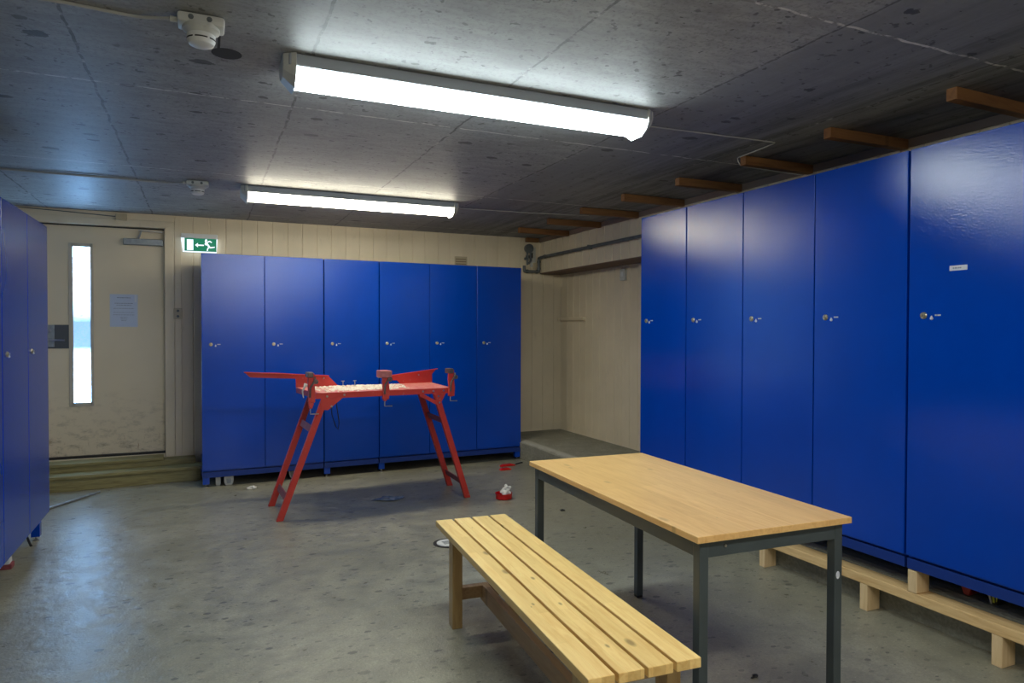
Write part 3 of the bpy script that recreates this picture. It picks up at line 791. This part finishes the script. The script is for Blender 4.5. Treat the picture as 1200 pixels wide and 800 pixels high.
# wax shavings heaped on the plate
b = MB(); random.seed(3)
for k in range(700):
    x = random.gauss(.72, .17); y = random.uniform(.10, .56)
    if not (.33 < x < 1.16): continue
    if abs(x-.74) > .32 and random.random() < .5: continue
    if abs(y-.5) < .03 and (abs(x-.6) < .04 or abs(x-.7) < .04): continue
    s = random.uniform(.006, .017); h = random.uniform(.002, .007)
    m = Matrix.Translation((x, y, .9262+h*.5)) @ Matrix.Rotation(random.uniform(0, 3.1), 4, 'Z') @ Matrix.Rotation(0, 4, 'X')
    b.lathe([(s, -h*.5), (s*.8, h*.2), (s*.2, h*.6)], 6, m)
for k in range(90):
    x = random.uniform(.33, .62); y = random.uniform(.02, .56); s = random.uniform(.004, .012)
    b.lathe([(s, 0), (s*.4, s*.6)], 6, Matrix.Translation((x, y, .9255)))
ox_, oy_ = .493, 5.23
wx = b.build('wax_shavings', M_wax, loc=(ox_, oy_, 0), rot=(0, 0, math.atan2(.12, 1.5)))
tag(wx, 'pale wax shavings scattered over the red work stand top', 'wax shavings', kind='stuff')
th = MB().tube([(.262,.02,.965), (.245,.01,.975), (.235,.0,.95), (.222,-.0,.925), (.224,-.005,.90), (.228,-.01,.875)], [.012,.014,.008,.006,.005,.003], 8).build('white_thread', M_tissue, loc=(.493-.03, 5.23+.20, 0), rot=(0,0,.08))
tag(th, 'wisp of white thread hanging off the left end of the red stand', 'thread')
cd = MB().tube([(.475,.30,.880), (.452,.30,.82), (.458,.30,.72), (.488,.30,.625), (.508,.30,.60), (.515,.30,.66), (.500,.30,.76), (.492,.30,.84), (.498,.30,.880)], .004, 8).build('hanging_cord', M_black, loc=(.493, 5.23, .0), rot=(0,0,.08), smooth=True)
tag(cd, 'black cord loop hanging beneath the red work stand', 'cord')

# ---------------------------------------------------------------- table
tb = thing('table', 'work table with oak-look top and dark grey steel legs beside the bench', 'table', (1.764, 2.372, 0), R(-2.4))
hw, hl = .325, .672
MB().box(-hw, hw, -hl, hl, .728, .750, bev=.002).build('tabletop', M_top, tb)
fx, fy = hw-.022, hl-.02
b = MB()
b.box(-fx+.002, -fx+.022, -fy+.02, fy-.02, .672, .7275).box(fx-.022, fx-.002, -fy+.02, fy-.02, .672, .7275)
b.box(-fx+.02, fx-.02, -fy+.002, -fy+.022, .672, .7275).box(-fx+.02, fx-.02, fy-.022, fy-.002, .672, .7275)
b.build('frame', M_steel, tb, bevel=.002)
for sx in (-1, 1):
    for sy in (-1, 1):
        xx, yy = sx*(fx-.0175), sy*(fy-.0175)
        l_ = MB().box(xx-.0175, xx+.0175, yy-.0175, yy+.0175, .012, .7275, bev=.003).build('leg', M_steel, tb)
        MB().box(xx-.0165, xx+.0165, yy-.0165, yy+.0165, 0, .014, bev=.003).build('foot_cap', M_black, l_)
b = MB().cyl((-fx+.10, -fy+.001, .705), (0,-1,0), .005, .004, 10)
b.build('rivet', M_chrome, tb, smooth=True)
MB().lathe([(.009, 0), (.008, .0008), (.0005, .0012)], 10, Matrix.Translation((fx-.020, -fy-.0001, .545)) @ Matrix.Rotation(R(90), 4, 'X') @ Matrix.Scale(1.6, 4, (0,1,0))).build('chipped_paint', M_sticker, tb)

# ---------------------------------------------------------------- bench
ba = math.atan2(.100, 1.657)
bn = thing('bench', 'slatted pine bench with four planks standing beside the table', 'bench', (.948, 1.60, 0), -ba)
BW, BL = .367, 1.66
sw_ = (BW-3*.012)/4
for k in range(4):
    x0 = k*(sw_+.012)
    MB().box(x0, x0+sw_, 0, BL, .420, .450, bev=.0025).build('slat', M_pine, bn)
for yy in (.075, BL-.245):
    for xx in (.018, BW-.018-.048):
        MB().box(xx, xx+.048, yy, yy+.066, 0, .4195, bev=.003).build('leg', M_pine_leg, bn)
    MB().box(.066, BW-.066, yy+.012, yy+.050, .128, .185, bev=.002).build('crossbar', M_pine_beam, bn)
    MB().box(.020, BW-.020, yy+.008, yy+.058, .370, .4195, bev=.002).build('bearer', M_pine_beam, bn)
MB().box(BW/2-.016, BW/2+.016, .02, BL-.20, .110, .187, bev=.003).build('stretcher', M_pine_beam, bn)

# ---------------------------------------------------------------- small things on the floor
tu = thing('plastic_tub', 'round red plastic tub on the floor holding crumpled paper', 'tub', (2.262, 5.20, 0))
MB().lathe([(.060, 0), (.068, .006), (.070, .045), (.072, .048), (.068, .048), (.066, .008), (.0005, .008)], 28).build('tub_wall', M_tub, tu, smooth=True)
b = MB()
def crumple(b, c, s, seed, n=60):
    rnd = random.Random(seed); t = bmesh.new(); bmesh.ops.create_icosphere(t, subdivisions=3, radius=1)
    t.verts.index_update()
    pk = [(Vector((rnd.gauss(0,1), rnd.gauss(0,1), rnd.gauss(0,1))).normalized(), rnd.uniform(-.5, .4)) for _ in range(26)]
    vs = []
    for v in t.verts:
        d = v.co.normalized(); r = 1.0
        for p, h in pk:
            q = d.dot(p)
            if q > .72: r += h*(q-.72)/.28
        vs.append((c[0]+d.x*r*s[0], c[1]+d.y*r*s[1], c[2]+d.z*r*s[2]))
    b._add(vs, [[a.index for a in f.verts] for f in t.faces]); t.free()
crumple(b, (.012, 0, .045), (.045, .040, .034), 4); crumple(b, (.034, .005, .078), (.028, .026, .022), 9)
o = b.build('crumpled_paper', M_tissue, loc=(2.262, 5.20, .006)); tag(o, 'crumpled white paper sitting in the red tub', 'paper')
def clip(label, loc, rz, ln):
    t = thing('red_clip', label, 'clip', loc, rz, 'red plastic pieces on the floor')
    MB().prism([(-ln/2, 0), (ln/2, 0), (ln/2, .010), (ln*.25, .022), (-ln*.3, .022), (-ln/2, .012)], -.020, .020).build('body', M_tub, t, bevel=.004)
    MB().box(-ln*.3, ln*.2, -.014, .014, .022, .026, bev=.001).build('pad', M_maroon, t)
    return t
clip('larger red plastic clip lying by the corner of the back lockers', (2.84, 6.43, 0), .1, .17)
clip('smaller red plastic clip lying nearer than the other red clip', (2.74, 6.26, 0), .06, .12)
o = MB().tube([(0,0,.006),(.03,.01,.008),(.07,.045,.006),(.10,.05,.006)], .006, 8).build('black_strap', M_black, loc=(2.95, 6.47, 0), smooth=True); tag(o, 'short black strap at the locker foot beside the red clips', 'strap')
b = MB(); crumple(b, (0,0,.012), (.040,.014,.012), 21); crumple(b, (.025,-.02,.014), (.012,.03,.014), 22)
o = b.build('paper_scrap', M_tissue, loc=(.367, 6.40, 0)); tag(o, 'white paper scrap on the floor before the two-door locker', 'paper scrap')
b = MB(); n = 14
pts = [(.12*math.cos(2*math.pi*k/n)*(1+.25*math.sin(k*2.1)), .075*math.sin(2*math.pi*k/n)*(1+.3*math.cos(k*1.7)), .004+.006*abs(math.sin(k*1.3))) for k in range(n)]
b._add([(0,0,.016)]+pts+[(p[0]*.5, p[1]*.5, .012+.006*math.sin(i*2.7)) for i, p in enumerate(pts)], [(1+i, 1+(i+1)%n, 1+n+(i+1)%n, 1+n+i) for i in range(n)]+[(0, 1+n+i, 1+n+(i+1)%n) for i in range(n)])
o = b.build('plastic_bag', M_bag, loc=(1.385, 5.56, 0)); tag(o, 'flat crumpled bluish plastic bag under the red work stand', 'bag')
# pole on the floor by the step
a0, a1 = Vector((-1.20, 6.12, .011)), Vector((-.822, 6.76, .011))
o = MB().tube([a0, a0.lerp(a1,.55), a1], [.011,.010,.008], 12).build('metal_rod', M_zinc, smooth=True); tag(o, 'grey metal rod lying on the floor before the timber step', 'rod')
# floor drain
dr = thing('floor_drain', 'round floor drain with a pale lid and dark rim behind the bench leg', 'drain', (1.452, 4.25, 0))
MB().lathe([(.098, 0), (.098, .004), (.078, .005), (.076, .0015), (.0005, .0012)], 36).build('rim', M_black, dr, smooth=True)
MB().lathe([(.075, .001), (.075, .006), (.070, .007), (.0005, .007)], 36).build('lid', M_white, dr, smooth=True)
b = MB()
for k in range(5): b.box(-.035, .035, -.030+k*.014, -.024+k*.014, .0071, .0078)
b.build('slot', M_pipe, dr)
# dark pebbles and crumbs (each one small)
rnd = random.Random(12)
crumbs = [(1.02,5.0),(2.52,4.66),(.60,4.0),(1.75,5.9),(2.3,3.05),(2.55,2.35),(.25,3.6),(2.38,4.9)]
for i, (x, y) in enumerate([(2.52,4.66), (2.02,2.10)]):
    b = MB(); crumple(b, (0,0,.006), (.018,.010,.007), 40+i)
    o = b.build('dirt_crumb', M_black, loc=(x, y, 0)); tag(o, ['dark dirt crumb on the floor between red tub and table', 'dark dirt crumb on the floor under the table'][i], 'dirt')

# shoes and gear under the lockers
def shoe(label, loc, rz, mat, tilt=-62, s=1.0, m2=None):
    t = thing('shoe', label, 'shoe', loc, rz)
    sole = [(-.046,0),(-.050,.02),(-.048,.05),(-.036,.09),(-.040,.15),(-.042,.20),(-.025,.245),(0,.255),(.025,.245),(.040,.20),(.038,.15),(.033,.09),(.044,.05),(.046,.02),(.042,0),(0,-.010)]
    n = len(sole)
    levels = [(0,1,1.0),(.020,1,1.0),(.024,.94,.98),(.050,.86,.90),(.070,.66,.62),(.085,.55,.45)]
    b = MB(); rings = []
    for z, sx, sy in levels[:2]: rings.append([b.bm.verts.new((x*sx*s, y*sy*s, z*s)) for x, y in sole])
    b.bm.faces.new(rings[0]); b.bm.faces.new(rings[1][::-1])
    for k in range(n): b.bm.faces.new((rings[0][k], rings[0][(k+1)%n], rings[1][(k+1)%n], rings[1][k]))
    so = b.build('sole', m2 or M_white, t)
    b = MB(); rings = []
    for z, sx, sy in levels[1:]: rings.append([b.bm.verts.new((x*sx*s, y*sy*s+.002, z*s)) for x, y in sole])
    for A, B in zip(rings, rings[1:]):
        for k in range(n): b.bm.faces.new((A[k], A[(k+1)%n], B[(k+1)%n], B[k]))
    b.bm.faces.new(rings[-1])
    up = b.build('upper', mat, t, smooth=True)
    for o in (so, up): o.rotation_euler = (R(tilt), 0, 0)
    return t
S = bk(.105, .05); 
def gear(name, label, cat, loc, rz, parts):
    t = thing(name, label, cat, loc, rz)
    for nm, pts, y0, y1, mat in parts: MB().prism(pts, y0, y1).build(nm, mat, t, bevel=.004)
    return t
gear('ski_boot', 'narrow pale boot heel just behind the first locker leg', 'boot', (.105, 6.66, 0), a,
     [('sole', [(-.018,0),(.020,0),(.024,.03),(.022,.075),(-.020,.075)], 0, .02, M_offwhite), ('upper', [(-.018,.0),(.022,.0),(.022,.082),(-.018,.082)], .02, .20, simple('grey_green_cloth', (.12,.14,.10), .7))])
gear('ski_boot', 'light grey boot heel under the two-door locker, right of the leg', 'boot', (.190, 6.64, 0), a,
     [('sole', [(-.022,.0),(.030,.0),(.044,.03),(.046,.083),(-.034,.083),(-.034,.03)], 0, .018, M_offwhite), ('inset', [(-.012,.018),(.020,.018),(.026,.06),(-.018,.06)], -.003, 0, M_housing), ('upper', [(-.030,.002),(.040,.002),(.040,.082),(-.030,.082)], .018, .22, M_pipe)])
gear('ski_boot', 'grey boot sole with pale rim seen between the red stand legs', 'boot', (.740, 6.66, 0), a,
     [('sole', [(.0,.0),(.012,.0),(.040,.03),(.034,.083),(-.030,.083),(-.022,.04)], 0, .02, simple('grey_sole', (.20,.19,.19), .6)), ('rim', [(-.030,.083),(-.022,.035),(.0,.0),(.008,.002),(-.012,.04),(-.020,.083)], -.004, 0, M_offwhite), ('upper', [(-.015,.002),(.03,.01),(.03,.082),(-.02,.082)], .02, .2, M_black)])
gR2 = R(-90)
gear('ski_boot', 'dark red boot toe in the shadow under the right lockers', 'boot', (3.145, 1.975, .203), gR2,
     [('shell', [(-.010,.0),(.014,.0),(.024,.04),(.022,.078),(-.020,.078),(-.022,.03)], 0, .22, simple('dark_red_shell', (.30,.012,.010), .4)), ('buckle', [(-.034,.045),(-.022,.045),(-.022,.078),(-.034,.078)], -.004, .05, M_offwhite)])
gear('ski_boot', 'yellow and grey striped boot in the shadow under the right lockers', 'boot', (3.145, 1.865, .203), gR2,
     [('shell', [(.0,.0),(.022,.0),(.028,.04),(.038,.078),(-.030,.078),(-.02,.03)], .004, .22, M_black), ('stripe', [(-.004,.0),(.004,.0),(-.016,.078),(-.026,.078)], 0, .004, M_offwhite), ('stripe', [(.006,.008),(.014,.008),(.010,.078),(-.004,.078)], 0, .004, M_yellow), ('stripe', [(.018,.012),(.024,.020),(.030,.078),(.020,.078)], 0, .004, M_yellow)])
o = MB().tube([(-.06,.03,.05),(-.01,.02,.055),(.0,.0,.052),(.012,-.02,.03),(.028,-.050,.008),(.034,-.054,.005)], .007, 8).build('black_strap', M_black, loc=(-1.055, 5.32, 0), smooth=True); tag(o, 'black strap drooping to the floor under the left locker', 'strap')
gear('small_shoe', 'pale and red shoe tip peeping out under the left lockers', 'shoe', (-1.03, 4.84, 0), R(90),
     [('sole', [(-.03,0),(.04,0),(.045,.03),(-.03,.03)], 0, .16, M_maroon), ('upper', [(-.03,.03),(.04,.03),(.02,.09),(-.02,.09)], .01, .15, M_white)])

# ---------------------------------------------------------------- world, camera, colour
wd = bpy.data.worlds.new('world'); bpy.context.scene.world = wd; wd.use_nodes = True
wd.node_tree.nodes['Background'].inputs[0].default_value = (.5,.6,.8,1); wd.node_tree.nodes['Background'].inputs[1].default_value = .3
cam = bpy.data.cameras.new('camera'); co = bpy.data.objects.new('camera', cam); C.objects.link(co)
cam.sensor_width = 36; cam.lens = 803.3*36/1200; cam.clip_start = .05
yaw, p, r = 0.421856, 0.016896, 0.002431
f = Vector((math.sin(yaw)*math.cos(p), math.cos(yaw)*math.cos(p), -math.sin(p)))
rt = Vector((math.cos(yaw), -math.sin(yaw), 0)); up = rt.cross(f)
rt2 = rt*math.cos(r)+up*math.sin(r); up2 = rt2.cross(f)
m = Matrix((rt2, up2, -f)).transposed().to_4x4(); m.translation = Vector((0, 0, 1.40))
co.matrix_world = m
sc = bpy.context.scene; sc.camera = co
sc.view_settings.view_transform = 'Standard'; sc.view_settings.look = 'None'
sc.view_settings.gamma = 1; sc.view_settings.use_curve_mapping = False
sc.view_settings.exposure = 0.32
